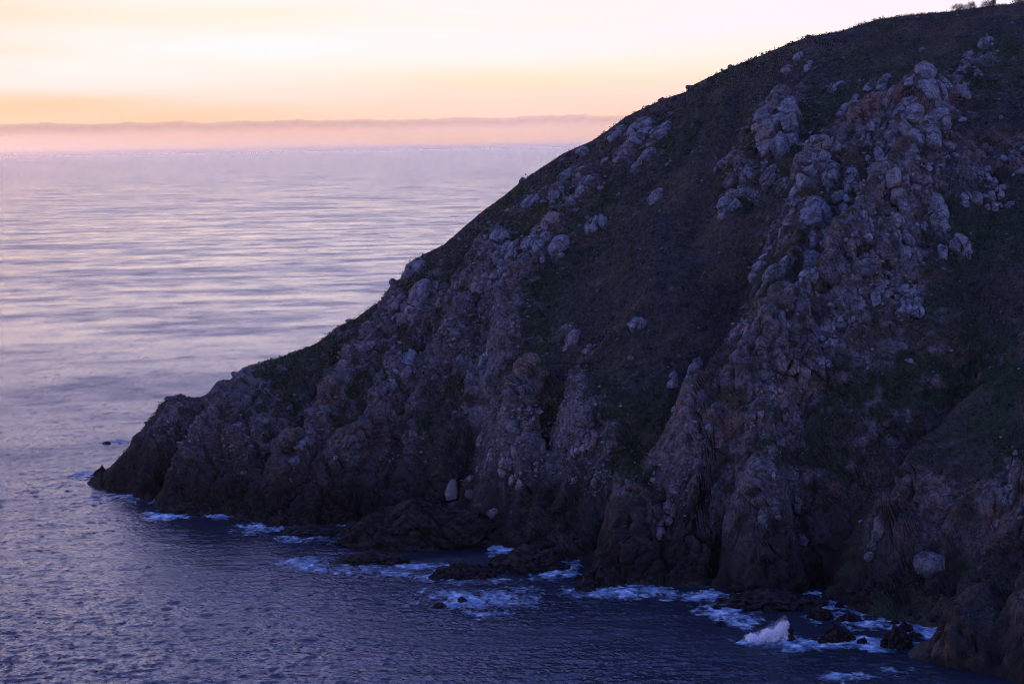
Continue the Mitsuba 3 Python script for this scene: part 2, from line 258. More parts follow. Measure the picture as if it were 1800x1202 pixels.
# the outcrops, by what they look like; each swelling of rock is (x, y, width, height in the photo, number of blocks)
OUTCROPS = [
    ('rounded grey rock dome split by upright cracks, alone on the heath below the skyline', [(1367, 225, 88, 108, 9)]),
    ('highest stack of big rounded grey blocks on the right of the slope', [(1625, 130, 40, 34, 1), (1632, 165, 62, 42, 2), (1604, 207, 66, 68, 4), (1682, 160, 32, 52, 1), (1662, 152, 20, 52, 2), (1600, 146, 24, 30, 2), (1652, 205, 46, 56, 3), (1718, 130, 14, 14, 1), (1690, 127, 20, 14, 2)]),
    ('ragged rocks with pink streaks just under the highest stack of blocks', [(1563, 258, 50, 66, 7), (1607, 258, 38, 60, 5), (1636, 232, 30, 60, 4)]),
    ('narrow upright chain of grey blocks left of the highest stack', [(1553, 148, 25, 34, 3), (1540, 177, 24, 28, 1), (1537, 207, 26, 55, 4), (1513, 245, 32, 48, 3), (1528, 268, 18, 45, 3), (1562, 172, 16, 45, 4)]),
    ('thin slanting string of broken rocks between the lone dome and the narrow chain', [(1527, 155, 16, 28, 2), (1503, 177, 14, 28, 2), (1487, 197, 26, 38, 3), (1472, 156, 18, 30, 2), (1500, 210, 28, 26, 3), (1470, 224, 16, 22, 2), (1515, 140, 14, 14, 2)]),
    ('tall grey buttress of upright slabs in the middle of the upper slope', [(1430, 295, 56, 88, 7), (1411, 285, 26, 46, 3), (1462, 312, 34, 58, 4), (1440, 252, 56, 28, 8), (1474, 250, 30, 32, 6)]),
    ('swollen round foot of the tall buttress with red brown streaks on its left', [(1432, 388, 60, 72, 3), (1396, 390, 36, 90, 4), (1402, 340, 30, 42, 2), (1372, 410, 20, 24, 2), (1392, 408, 16, 14, 1)]),
    ('squat grey knob with a pinkish left face, right of the tall buttress', [(1498, 320, 32, 48, 4), (1520, 342, 18, 56, 4)]),
    ('wide dull grey outcrop with a flat pinkish front under a row of small blocks', [(1575, 322, 52, 60, 4), (1540, 298, 34, 22, 4), (1600, 300, 34, 26, 4)]),
    ('saw toothed ridge of bluish blocks right of the swollen buttress foot', [(1478, 368, 44, 60, 6), (1452, 388, 36, 55, 4), (1514, 385, 22, 66, 5), (1497, 402, 36, 50, 5), (1532, 392, 20, 50, 5), (1448, 366, 14, 22, 1)]),
    ('long fluted outcrop ending in a yellowish broken face', [(1455, 432, 58, 88, 5), (1422, 460, 34, 44, 1), (1425, 415, 26, 36, 2)]),
    ('string of small blocks trailing downhill under the yellowish broken face', [(1420, 487, 42, 30, 9), (1402, 510, 28, 36, 4), (1406, 537, 26, 32, 2), (1382, 540, 24, 30, 3), (1373, 555, 15, 24, 1), (1385, 572, 30, 16, 3)]),
    ('hooked pale outcrop low on the grass left of the fluted outcrop', [(1362, 438, 60, 24, 6), (1338, 472, 32, 62, 3), (1358, 482, 30, 46, 4)]),
    ('small pinkish pointed rock on the grass beside the hooked outcrop', [(1381, 463, 22, 34, 2)]),
    ('long narrow slab slanting down to the left on the right hand ridge', [(1640, 305, 22, 30, 1), (1628, 320, 28, 30, 1), (1612, 336, 28, 26, 1), (1656, 274, 24, 34, 3), (1668, 258, 20, 22, 2)]),
    ('warm stained rocky head at the lower end of the slanting slab', [(1586, 362, 40, 38, 3), (1612, 357, 26, 34, 2), (1574, 390, 32, 36, 4), (1602, 376, 24, 18, 2)]),
    ('large smooth grey three cornered slab among the rocks at right', [(1645, 372, 44, 72, 1)]),
    ('field of tumbled bluish blocks near the right edge of the upper slope', [(1687, 280, 36, 22, 4), (1710, 268, 32, 18, 3), (1703, 307, 40, 32, 6), (1677, 313, 24, 26, 2), (1733, 320, 40, 32, 6), (1717, 350, 24, 22, 1), (1748, 346, 40, 18, 4),
        (1760, 333, 24, 16, 2), (1697, 352, 26, 40, 3), (1787, 284, 34, 22, 3), (1792, 304, 26, 26, 2), (1738, 300, 28, 16, 3), (1780, 364, 26, 14, 2), (1748, 366, 34, 16, 3), (1663, 345, 20, 18, 2)]),
    ('rubbly crest of pinkish grey blocks halfway down the right hand ridge', [(1567, 418, 40, 38, 9), (1553, 445, 34, 40, 8), (1581, 445, 42, 38, 4), (1533, 458, 22, 38, 5), (1600, 410, 24, 28, 4), (1620, 400, 24, 24, 4)]),
    ('rounded pale outcrop with a ribbed brownish base left of the fractured rock mass', [(1513, 483, 36, 48, 3), (1504, 515, 28, 40, 4), (1536, 488, 32, 34, 4), (1496, 537, 22, 20, 2)]),
    ('mass of small fractured blue grey blocks at the middle of the right hand ridge', [(1545, 513, 50, 34, 8), (1513, 538, 40, 22, 2), (1565, 492, 36, 34, 9), (1592, 480, 40, 38, 10), (1596, 520, 50, 40, 12), (1602, 548, 46, 32, 7), (1560, 545, 40, 28, 8), (1580, 562, 40, 20, 6)]),
    ('domed outcrop with upright grooves right of the fractured rock mass', [(1678, 436, 56, 46, 5), (1660, 402, 24, 26, 2), (1700, 450, 20, 28, 2)]),
    ('low bluish rubble under the fractured rock mass', [(1477, 560, 46, 36, 11), (1455, 577, 28, 24, 5), (1450, 602, 40, 18, 6), (1472, 604, 32, 18, 6), (1502, 562, 28, 22, 5), (1425, 622, 30, 26, 6), (1442, 640, 36, 24, 6)]),
    ('brown grey slabs lying above the pink cluster of rocks', [(1400, 627, 34, 28, 6), (1372, 632, 22, 48, 5), (1395, 650, 30, 20, 4), (1414, 660, 32, 38, 2)]),
    ('pale pink cluster of cracked rocks low on the right hand ridge', [(1397, 692, 34, 32, 3), (1360, 690, 40, 30, 8), (1344, 702, 24, 40, 5), (1376, 706, 28, 40, 4), (1335, 730, 26, 36, 5), (1318, 746, 20, 20, 3), (1378, 730, 16, 26, 3), (1346, 746, 11, 22, 1), (1395, 734, 22, 24, 4)]),
    ('small dark block with a bright reddish left face above the gully', [(1298, 588, 30, 46, 2), (1318, 580, 34, 34, 4)]),
    ('pair of rounded bluish rocks on dark grass left of the swollen buttress foot', [(1278, 362, 44, 60, 4), (1300, 345, 16, 36, 2)]),
    ('ragged grey rocks leaning left under the lone dome', [(1272, 290, 22, 46, 4), (1290, 275, 24, 26, 3), (1312, 305, 24, 34, 5)]),
    ('broken bluish lumps in the hollow under the lone dome', [(1352, 312, 28, 46, 6), (1344, 295, 20, 26, 3), (1324, 345, 24, 20, 4)]),
    ('broad brownish cliff on the flank just under the skyline', [(1110, 258, 30, 92, 5), (1126, 228, 42, 50, 5), (1155, 242, 36, 46, 5), (1138, 278, 28, 40, 3), (1085, 237, 28, 42, 4), (1172, 226, 24, 36, 4), (1118, 296, 20, 26, 2)]),
    ('smooth grey outcrop left of the broad brownish cliff', [(1035, 328, 38, 50, 3), (1022, 304, 24, 28, 2), (1022, 268, 34, 22, 2)]),
    ('ragged rocks along the edge of the slope left of the smooth outcrop', [(995, 312, 28, 38, 4), (978, 340, 24, 34, 4), (1005, 355, 22, 36, 4)]),
    ('cluster of round bluish boulders on the left shoulder of the hill', [(932, 430, 32, 40, 3), (953, 428, 28, 46, 4), (984, 434, 38, 44, 2), (967, 390, 28, 38, 2), (945, 408, 24, 24, 3)]),
    ('steep staircase of grey boulders left of the round bluish cluster', [(890, 448, 44, 54, 8), (877, 418, 40, 34, 3), (858, 440, 26, 40, 3), (906, 438, 22, 36, 4), (892, 478, 36, 36, 6)]),
    ('hanging outcrop with a brown left flank under the staircase of boulders', [(875, 500, 52, 52, 6), (845, 497, 34, 42, 2), (878, 536, 28, 44, 3), (897, 488, 18, 22, 2)]),
    ('square brown knob of rock breaking the skyline', [(730, 474, 34, 42, 2), (719, 484, 22, 36, 2)]),
    ('large tawny slabs under the square skyline knob', [(735, 528, 42, 76, 3), (714, 548, 32, 50, 3), (764, 506, 22, 28, 2)]),
    ('bluish broken rock right of the tawny slabs', [(770, 532, 30, 50, 5), (791, 525, 16, 28, 2), (758, 548, 18, 28, 2)]),
    ('two grey rocks near the skyline above the round bluish boulders', [(934, 357, 28, 42, 2), (914, 361, 22, 28, 2)]),
    ('lone cracked grey boulder on dark heath in the middle of the slope', [(1048, 397, 40, 42, 6)]),
    ('single pale knob with pink foot on the upper middle slope', [(1153, 347, 28, 36, 5)]),
    ('grey lump on brown heath below the hanging outcrop', [(900, 570, 32, 50, 5), (917, 543, 18, 22, 2)]),
    ('dark headed rock with a rusty foot in the middle of the slope', [(1010, 596, 34, 34, 2), (998, 614, 18, 26, 2), (1032, 618, 34, 30, 6)]),
    ('flat topped white grey rock in the middle of the slope', [(1117, 573, 32, 32, 3)]),
    ('slabby grey rocks on the lower left slope', [(800, 606, 50, 36, 6), (814, 630, 28, 42, 4), (853, 638, 28, 56, 4)]),
    ('long grey rock lying down the slope at lower left', [(710, 640, 46, 56, 6), (692, 668, 22, 40, 3)]),
    ('row of brown rounded rocks down the left ridge', [(643, 612, 32, 38, 3), (620, 622, 38, 48, 4), (667, 570, 32, 46, 4), (693, 535, 34, 46, 4), (604, 642, 22, 38, 3)]),
    ('pinkish cliff of broken slabs above the shore boulders', [(915, 780, 34, 56, 4), (890, 812, 28, 56, 4), (943, 800, 26, 60, 4), (918, 846, 56, 36, 6), (906, 702, 36, 34, 5), (868, 795, 20, 50, 3), (925, 740, 30, 40, 5), (850, 770, 24, 40, 4)]),
    ('rusty overhanging rock right of the pinkish cliff', [(1003, 750, 28, 46, 3), (1018, 790, 34, 32, 4), (1038, 775, 28, 38, 5), (1000, 715, 40, 30, 5)]),
    ('long pale slab propped against the foot of the slope', [(1060, 835, 34, 20, 1), (1045, 848, 20, 16, 1)]),
    ('upright pinkish rock face in the dark gully', [(1217, 655, 26, 58, 3), (1181, 674, 20, 44, 3)]),
    ('pale edged rib of rock on the far left cliff', [(530, 790, 22, 56, 4), (518, 824, 18, 50, 3), (546, 775, 24, 24, 3)]),
    ('warm toned ridge of rock running down to the water at centre right', [(1176, 896, 24, 56, 4), (1188, 858, 28, 30, 4), (1162, 930, 18, 38, 3), (1208, 838, 30, 22, 4), (1240, 812, 30, 18, 4)]),
    ('dull pink rock wall between two dark gullies above the cove', [(1348, 880, 24, 60, 4), (1340, 915, 20, 44, 3), (1400, 880, 20, 44, 3), (1408, 950, 36, 26, 3)]),
    ('grooved grey pillar above the cove', [(1545, 925, 26, 56, 3), (1534, 962, 20, 50, 3)]),
    ('blunt grey rocks up the slope from the big round boulder', [(1663, 892, 30, 42, 3), (1625, 900, 34, 26, 3), (1640, 870, 24, 20, 2)]),
    ('brown rock tower at the right edge of the picture', [(1772, 868, 36, 60, 4), (1755, 915, 26, 50, 4), (1742, 960, 22, 46, 4), (1788, 905, 26, 48, 3), (1728, 1038, 30, 16, 3)]),
    ('scatter of pale rocks high on the heath near the top right', [(1733, 78, 28, 20, 5), (1703, 100, 22, 14, 4), (1738, 97, 12, 8, 1), (1750, 94, 10, 8, 1)]),
    ('three grey rocks on the heath close under the upper skyline', [(1403, 102, 17, 26, 2), (1422, 117, 16, 20, 3), (1383, 126, 22, 20, 3)]),
]
STEP = 0.95                                # columns across the hill; along each column the points are evenly spaced on the slope itself
xs = np.concatenate([np.arange(-420, -262, 8.0), np.arange(-262, 330, STEP), np.arange(330, 640, 8.0)])
yd = np.arange(596, 1384, 0.5)
dx_, dy_ = np.meshgrid(xs, yd, indexing='ij')
dz_ = map_coordinates(Z0, [(dx_ - CX[0]) / 4.0, (dy_ - CY[0]) / 4.0], order=3, mode='nearest')
seg_ = np.hypot(0.5, np.diff(dz_, axis=1))
mid_ = (dz_[:, 1:] + dz_[:, :-1]) / 2
seg_ = seg_ * np.where(mid_ < -4, 0.12, 1.0) * np.where(yd[None, 1:] > 1072, 0.10, 1.0)
arc = np.concatenate([np.zeros((len(xs), 1)), np.cumsum(seg_, 1)], 1)
NROW = 640
hy = np.stack([np.interp(np.linspace(0, q[-1], NROW), q, yd) for q in arc])
fine_ = (xs >= -262) & (xs < 330)
hy[fine_] = gaussian_filter(hy[fine_], (8, 2), mode='nearest')
hx = np.repeat(xs[:, None], NROW, 1)
ix, iy = (hx - CX[0]) / 4.0, (hy - CY[0]) / 4.0
hz = map_coordinates(Z0, [ix, iy], order=3, mode='nearest')
rib = map_coordinates(rockrib, [ix, iy], order=1, mode='nearest').ravel()
zgx, zgy = np.gradient(gaussian_filter(Z0, 0.7), 4.0)
nrm = np.stack([-map_coordinates(zgx, [ix, iy], order=1, mode='nearest'), -map_coordinates(zgy, [ix, iy], order=1, mode='nearest'), np.ones_like(hz)], -1)
nrm /= np.linalg.norm(nrm, axis=-1, keepdims=True)
V = np.stack([hx, hy, hz], -1).reshape(-1, 3)
N = nrm.reshape(-1, 3)
steep = 1 - N[:, 2]
near_rock = np.zeros(len(V))
vtree = cKDTree(V[:, :2])
for _, swellings in OUTCROPS:
    for px, py, w, h, n in swellings:
        p = cast(px, py, z_at)
        if p is not None:
            rad = 0.75 * math.sqrt(w * h) * np.linalg.norm(p - EYE) / FPX
            i = vtree.query_ball_point(p[:2], 3 * rad)
            near_rock[i] = np.maximum(near_rock[i], np.exp(-(np.linalg.norm(V[i, :2] - p[:2], axis=1) / (0.95 * rad)) ** 2))
act = (V[:, 2] > -5) & (V[:, 1] < 1090) & (V[:, 0] > -280) & (V[:, 0] < 340)
m1 = meshkit.fbm(V * 0.018, 4, 8)
left = 1 - sstep(-120, 20, V[:, 0])
rock = (sstep(0.28, 0.45, steep) * 0.35 + 0.4 * np.clip(rib, 0, 1) - 0.8 * np.clip(-rib, 0, 1) + 0.38 * (1 - sstep(15, 70, V[:, 2])) + 0.3 * left
        + (m1 - 0.5) * 1.4 + 0.02 + 0.50 * near_rock)
rock = np.clip(rock, 0, 1)
disp, tone = np.zeros(len(V)), np.full(len(V), 0.5)
A = np.nonzero(act)[0]
pa = V[A] + (np.stack([meshkit.fbm(V[A] * 0.09, 3, 31 + s) for s in range(3)], 1) - 0.5) * 4
ra = rock[A]
d = np.zeros(len(A))
for cell, amp, seed in ((19, 8.0, 1), (8.5, 4.2, 2), (3.8, 2.0, 3), (1.9, 0.8, 4)):
    f1, f2, rnd, tilt = worley(pa, cell, (0.8, 0.9, 1.4), seed)
    d += amp * (np.clip((f2 - f1) * 2.2, 0, 0.5) - 0.25 + (rnd - 0.5) * 0.5 + 0.55 * tilt) * ra ** 1.2
    if cell < 10:
        tone[A] += (rnd - 0.5) * 0.35
nearridge = sstep(-6, 25, np.interp(V[A, 0] / 1030 * FPX + 900, *RIDGE_Y.T) - V[A, 1])
d *= 0.5 + 0.5 * nearridge
rg = 1 - np.abs(meshkit.fbm(pa * [0.11, 0.11, 0.06], 4, 51) - 0.5) * 4
rg = rg + 0.5 * (1 - np.abs(meshkit.fbm(pa * [0.26, 0.26, 0.16] + 9, 3, 52) - 0.5) * 4)
d += (rg - 0.6) * 1.5 * (0.25 + ra) * (0.4 + 0.6 * nearridge)
d += (meshkit.fbm(V[A] * 0.5, 3, 11) - 0.5) * 1.5 * (1 - 0.6 * ra)
d += (meshkit.fbm(V[A] * 0.12, 3, 12) - 0.5) * 2.2
side = np.abs(map_coordinates(zgx, [ix, iy], order=1, mode='nearest').ravel()[A])
disp[A] = d * sstep(-3, 2, V[A, 2]) * (1 - 0.65 * sstep(1.0, 2.2, side))
VD = V + N * disp[:, None]
front_edge = np.linspace(140, 1830, 846)             # the crest follows the skyline's small steps
sky_y = np.interp(front_edge, *SKY.T)
for _ in range(3):
    q = VD[A] - EYE
    dep = q @ FWD
    qx, qy = 900 + FPX * (q @ RIGHT) / dep, 601 - FPX * (q @ UP) / dep
    bins = np.clip(((qx - 140) / 2.0 + 0.5).astype(int), 0, 845)
    ok = (qx > 140) & (qx < 1830) & (VD[A, 1] > 960)
    top = np.full(846, 1e9)
    np.minimum.at(top, bins[ok], qy[ok])
    good = top < 1e8
    err = np.interp(front_edge, front_edge[good], np.clip((top - sky_y)[good], -14, 14))
    ry = np.interp(qx, *RIDGE_Y.T)
    VD[A, 2] += np.interp(qx, front_edge, err) * dep / FPX * np.exp(-((VD[A, 1] - ry) / np.where(VD[A, 1] < ry, 16, 40)) ** 2) * (qx > 177)
F = grid_faces(len(xs), NROW)
F = F[(VD[F, 2].max(1) > -4)][:, ::-1]
hv, hf, huv = compact(VD, F, np.stack([rock, tone], 1))
fn = np.cross(hv[hf[0, 1]] - hv[hf[0, 0]], hv[hf[0, 2]] - hv[hf[0, 0]])
if fn[2] < 0:
    hf = hf[:, ::-1]
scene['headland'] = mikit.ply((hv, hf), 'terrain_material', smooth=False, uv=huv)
labels['headland'] = {'label': 'dark rocky headland sloping from upper right down into the sea', 'kind': 'structure'}

# ------------------------------------------------------------------ sea
rng = np.random.default_rng(4)
def wave_tile(n, size, lam0, lam1, direction, spread, seed):
    g = np.random.default_rng(seed)
    k = 2 * np.pi * np.fft.fftfreq(n, size / n)
    kx, ky = np.meshgrid(k, k, indexing='ij')
    kk = np.hypot(kx, ky) + 1e-9
    lam = 2 * np.pi / kk
    ang = np.arctan2(ky, kx) - direction
    spec = kk ** -1.55 * np.exp(-(lam / lam1) ** 2) * np.exp(-(lam0 / lam) ** 2) * np.abs(np.cos(ang)) ** spread
    spec[0, 0] = 0
    h = np.fft.ifft2(spec * np.exp(2j * np.pi * g.random((n, n)))).real
    gxx, gyy = np.gradient(h, size / n)
    return h / np.sqrt((gxx ** 2 + gyy ** 2).mean())           # unit rms slope
def sample(tile, size, x, y, a):
    n = len(tile)
    u, v = (x * math.cos(a) + y * math.sin(a)) / size * n, (-x * math.sin(a) + y * math.cos(a)) / size * n
    return map_coordinates(tile, [u % n, v % n], order=1, mode='grid-wrap')
chop = wave_tile(640, 190.0, 1.6, 5.0, math.radians(82), 2, 1)
chop2 = wave_tile(512, 277.0, 2.6, 9.5, math.radians(72), 4, 2)
swell = wave_tile(512, 900.0, 16.0, 46.0, math.radians(80), 5, 3)
def wave(x, y):
    r = np.hypot(x, y)
    gust = 0.75 + 0.6 * (meshkit.fbm(np.stack([x * 0.006, y * 0.006, x * 0], -1), 3, 77))
    h = 0.16 * gust * sample(chop, 190.0, x, y, 0.0) * np.clip(2200 / r, 0, 1) ** 2
    h = h + 0.15 * gust * sample(chop2, 277.0, x, y, 0.37) * np.clip(4500 / r, 0, 1) ** 1.5
    return h + 0.022 * sample(swell, 900.0, x, y, 0.1) * np.clip(1800 / r, 0, 1) ** 2
rs = [560.0]
while rs[-1] < 250000:
    rs.append(rs[-1] + 1.05 * (rs[-1] / 600.0) ** 1.85)
rs = np.minimum(np.array(rs), 250000.0)
ths = np.radians(np.arange(-16.6, 16.61, 0.045))
rr, tt = np.meshgrid(rs, ths, indexing='ij')
sx, sy = rr * np.sin(tt), rr * np.cos(tt)
edge = sstep(0, 1.0, 16.6 - np.abs(np.degrees(tt))) * sstep(560, 580, rr)
sz = wave(sx, sy) * edge
SV = np.stack([sx, sy, sz], -1).reshape(-1, 3)
SF = grid_faces(len(rs), len(ths))
under = z_at(SV[:, :2]).ravel() > 7
SF = SF[~under[SF].all(1)]
SV, SF = compact(SV, SF)
cr = np.array([0.0, 280, 560, 2000, 8000, 30000, rs[-1]])       # the rest of the sea all round, flat
ct = np.radians(np.linspace(16.6, 343.4, 60))
r1, t1 = np.meshgrid(cr, ct, indexing='ij')
B1 = np.stack([r1 * np.sin(t1), r1 * np.cos(t1), r1 * 0], -1).reshape(-1, 3)
ct2 = np.radians(np.linspace(-16.6, 16.6, 9))
r2, t2 = np.meshgrid(cr[:3], ct2, indexing='ij')
B2 = np.stack([r2 * np.sin(t2), r2 * np.cos(t2), r2 * 0], -1).reshape(-1, 3)
def upward(v, f):
    c = np.cross(v[f[:, 1]] - v[f[:, 0]], v[f[:, 2]] - v[f[:, 0]])[:, 2]
    return np.where((c < 0)[:, None], f[:, ::-1], f)
parts = [(SV, SF), (B1, grid_faces(len(cr), len(ct))), (B2, grid_faces(3, len(ct2)))]
off, vv, ff = 0, [], []
for v, f in parts:
    vv.append(v); ff.append(upward(v, f) + off); off += len(v)
scene['sea'] = mikit.ply((np.vstack(vv), np.vstack(ff)), 'sea_surface', smooth=True)
labels['sea'] = {'label': 'rippled lavender sea at dusk reaching the horizon', 'kind': 'structure'}

# ------------------------------------------------------------------ cloud bank low over the horizon
ca = np.radians(np.linspace(-50, 50, 1600))
prof = [(126000, -200.0), (126000, 0.55), (126200, 0.9), (127500, 1.0)]
topz = 180 + 126000 * math.tan(math.radians(0.87))
nz = meshkit.fbm(np.stack([np.degrees(ca) * 0.9, ca * 0, ca * 0], -1), 5, 21)
nz = nz + 0.9 * np.clip(meshkit.fbm(np.stack([np.degrees(ca) * 2.6 + 50, ca * 0, ca * 0], -1), 4, 22) - 0.55, 0, 1)
tops = topz * (0.90 + 0.16 * nz)
cv = np.array([[(r * math.sin(a), r * math.cos(a), (z if z < 0 else z * t)) for a, t in zip(ca, tops)] for r, z in prof]).reshape(-1, 3)
scene['cloud_bank'] = mikit.ply((cv, grid_faces(len(prof), len(ca))), 'cloud_material', smooth=True, uv=np.repeat([[0, 0], [0, .55], [0, .9], [0, 1]], len(ca), 0))
labels['cloud_bank'] = {'label': 'low mauve bank of cloud lying along the horizon', 'category': 'cloud', 'kind': 'stuff'}

# ------------------------------------------------------------------ haze
scene['haze'] = {'type': 'cube', 'to_world': T().translate([0, 0, 140]).scale([122000, 122000, 160]), 'bsdf': {'type': 'null'}, 'interior': {'type': 'ref', 'id': 'air'}}
labels['haze'] = {'label': 'thin evening haze over the sea', 'kind': 'stuff'}

# ------------------------------------------------------------------ rock outcrops: things made of jointed, rounded blocks
Z_SMOOTH = gaussian_filter(np.maximum(Z0, 0), 2.0)
gzx, gzy = np.gradient(Z_SMOOTH, 4.0)
gx_at = RegularGridInterpolator((CX, CY), gzx, bounds_error=False, fill_value=0.0)
gy_at = RegularGridInterpolator((CX, CY), gzy, bounds_error=False, fill_value=0.0)
ICO = {k: trimesh.creation.icosphere(subdivisions=k) for k in range(6)}
def frame_at(p):
    n = np.array([-float(gx_at(p[:2])[0]), -float(gy_at(p[:2])[0]), 1.0])
    n /= np.linalg.norm(n)
    t = np.cross([0, 0, 1.0], n)
    if np.linalg.norm(t) < 0.05:
        t = np.array([1.0, 0, 0])
    t /= np.linalg.norm(t)
    if t[0] < 0:
        t = -t
    s = np.cross(n, t)
    return t, (s if s[2] > 0 else -s), n
def block(q, others, E, rcap, level, g, J, sharp=26.0):
    """A block of jointed rock round q: bounded by its neighbours, by the swelling's outline E (half axes) and by a few broken faces."""
    d = ICO[level].vertices
    inv = (1.0 / rcap) ** sharp * np.ones(len(d))
    A_, B_, C_ = ((d / E) ** 2).sum(1), (d / E) @ (q / E), (q / E) @ (q / E) - 1
    o = g.uniform(0, 100, 3)
    lim = (-B_ + np.sqrt(np.maximum(B_ * B_ - A_ * min(C_, -0.05), 0))) / A_ * (0.78 + 0.5 * meshkit.fbm(d * 1.2 + o, 3, 9))
    inv += (1.0 / np.maximum(lim, 0.1)) ** sharp
    for p in others:
        v = p - q
        L = np.linalg.norm(v)
        c = d @ (v / L)
        inv += np.where(c > 0.05, np.maximum(c, 0.05) / (L * 0.5 * 0.97), 0) ** sharp
    for v in J:                          # joint faces, parallel through the whole swelling
        for sg in (-1, 1):
            n_ = v * sg + g.normal(size=3) * 0.10
            c = d @ (n_ / np.linalg.norm(n_))
            inv += np.where(c > 0.05, np.maximum(c, 0.05) / (rcap * g.uniform(0.30, 0.62)), 0) ** sharp
    for _ in range(2):
        v = g.normal(size=3)
        c = d @ (v / np.linalg.norm(v))
        inv += np.where(c > 0.05, np.maximum(c, 0.05) / (rcap * g.uniform(0.36, 0.6)), 0) ** sharp
    r = inv ** (-1.0 / sharp)
    r = r * (1 + 0.10 * (meshkit.fbm(d * 1.7 + o, 4, 3) - 0.5)) * (1 - 0.08 * np.exp(-((meshkit.fbm(d * 1.3 + o + 40, 2, 5) - 0.5) / 0.03) ** 2))
    return q + d * r[:, None]
def rock_blocks(px, py, w, h, g, n=None, out=0.75, lift=-0.12):
    """The block meshes of one swelling of rock: photo ellipse px, py, w, h laid on the slope where that sight line meets it."""
    p = cast(px, py, z_at)
    if p is None:
        return []
    D = np.linalg.norm(p - EYE)
    t, s, nn = frame_at(p)
    view = (p - EYE) / D
    fs = max(0.45, np.linalg.norm(s - view * (s @ view)))
    a, b = w * D / FPX / 2, h * D / FPX / 2 / fs
    c = out * 1.15 * min(a, b) + 0.1 * max(a, b)
    n = n or int(np.clip(round(w * h / 230), 1, 14))
    st = 1.45
    pts, tries = [], 0
    while len(pts) < n:
        best, bd = None, -1
        for _ in range(14):
            r, th = math.sqrt(g.random()) * 0.86, g.uniform(0, 2 * math.pi)
            r = r * (0.25 if not pts else 0.9)
            q = np.array([a * r * math.cos(th), b * r * math.sin(th) / st, c * math.sqrt(1 - r * r) * g.uniform(0.15, 0.55)])
            dd = min((np.linalg.norm(q - o) for o in pts), default=1e9)
            if dd > bd:
                best, bd = q, dd
        pts.append(best)
    pts = np.array(pts)
    area = a * b / st / n
    yaw, pit = g.uniform(-0.5, 0.5), g.uniform(-0.35, 0.35)
    J = np.array([[math.cos(yaw), math.sin(yaw), 0.2], [-math.sin(yaw), math.cos(yaw), pit], [-0.2, -pit, 1.0]])
    E = np.array([a * 1.05, b / st * 1.05, max(c, 0.5)])
    out_meshes = []
    for i, q in enumerate(pts):
        rcap = math.sqrt(area) * g.uniform(1.7, 2.6)
        oth = [o for j, o in enumerate(pts) if j != i and np.linalg.norm(o - q) < 2.6 * rcap]
        px_size = math.sqrt(area) * FPX / D
        lev = 4 if px_size > 30 else 3 if px_size > 8.5 else 2
        v = block(q, oth, E, rcap, lev, g, J) * np.array([1, st, 1])
        v = v + np.array([0, 0, lift * c])
        v[:, 1] += v[:, 2] * -0.15
        W = p + v[:, :1] * t + v[:, 1:2] * s + v[:, 2:3] * nn
        out_meshes.append((W, ICO[lev].faces))
    return out_meshes

g = np.random.default_rng(12)
WARM = ('brown', 'pink', 'tawny', 'warm', 'rusty', 'reddish')
for label, parts in OUTCROPS:
    key = numbered('rock_outcrop')
    labels[key] = {'label': label, 'category': 'rock outcrop'}
    mat = 'dull_rock_material' if parts[0][1] > 790 and 'pinkish cliff' not in label else 'cliff_rock_material' if any(x in label.split(',')[0] for x in WARM) and parts[0][1] > 480 else 'boulder_material'
    k = 0
    for px, py, w, h, n in parts:
        for v, f in rock_blocks(px, py, w, h, g, n):
            scene[f'{key}__block' + (f'_{k:03d}' if k else '')] = mikit.ply((v, f), mat, smooth=24)
            k += 1
print('blocks', sum('__block' in k for k in scene))

# ------------------------------------------------------------------ single boulders and the stones of the slope
def lump(level, half, g, sharp=16.0, faces=10, flat=0.85, rough=0.16):
    """One rock about the origin with broken, rounded faces."""
    d = ICO[level].vertices
    inv = np.ones(len(d))
    for _ in range(faces):
        v = g.normal(size=3)
        v /= np.linalg.norm(v)
        c = d @ v
        inv += np.where(c > 0.05, np.maximum(c, 0.05) / g.uniform(flat - 0.35, flat + 0.05), 0) ** sharp
    r = inv ** (-1 / sharp) * (1 + rough * 2 * (meshkit.fbm(d * 1.5 + g.uniform(0, 99, 3), 4, 3) - 0.5))
    return d * r[:, None] * np.asarray(half)
def boulder(name, px, py, w, h, label, cat='boulder', mat='dull_rock_material', level=4, depth=1.0, faces=13, flat=0.9, parent=None, sink=0.12, group=None):
    p = cast(px, py + h * 0.35, z_at)
    D = np.linalg.norm(p - EYE)
    a, b = w * D / FPX / 2, h * D / FPX / 2
    v = lump(level, (a * 1.05, (a + b) / 2 * depth, b * 1.05), g, faces=faces, flat=flat, rough=0.2) + p + [0, 0, b * (0.7 - sink)]
    key = numbered(name) if parent is None else numbered(f'{parent}__{name}')
    scene[key] = mikit.ply((v, ICO[level].faces), mat, smooth=40)
    if label:
        labels[key] = {'label': label, 'category': cat}
        if group:
            labels[key]['group'] = group
    return key
def tower(v, pinch):                      # narrows towards the top
    z = (v[:, 2] - v[:, 2].min()) / np.ptp(v[:, 2])
    c = v[:, :2].mean(0)
    v[:, :2] = c + (v[:, :2] - c) * (1.12 - pinch * z[:, None] ** 1.3)
    return v
p = cast(795, 872, z_at)
D = np.linalg.norm(p - EYE)
d = ICO[4].vertices
v = d * ((np.abs(d) ** 5).sum(1) ** (-1 / 5))[:, None]            # a rough upright block
v = v * (1 + 0.55 * (meshkit.fbm(v * 0.9 + 5, 4, 3) - 0.5))[:, None] * (1 - 0.12 * np.exp(-((meshkit.fbm(v * 1.1 + 3, 3, 5) - 0.5) / 0.03) ** 2))[:, None]
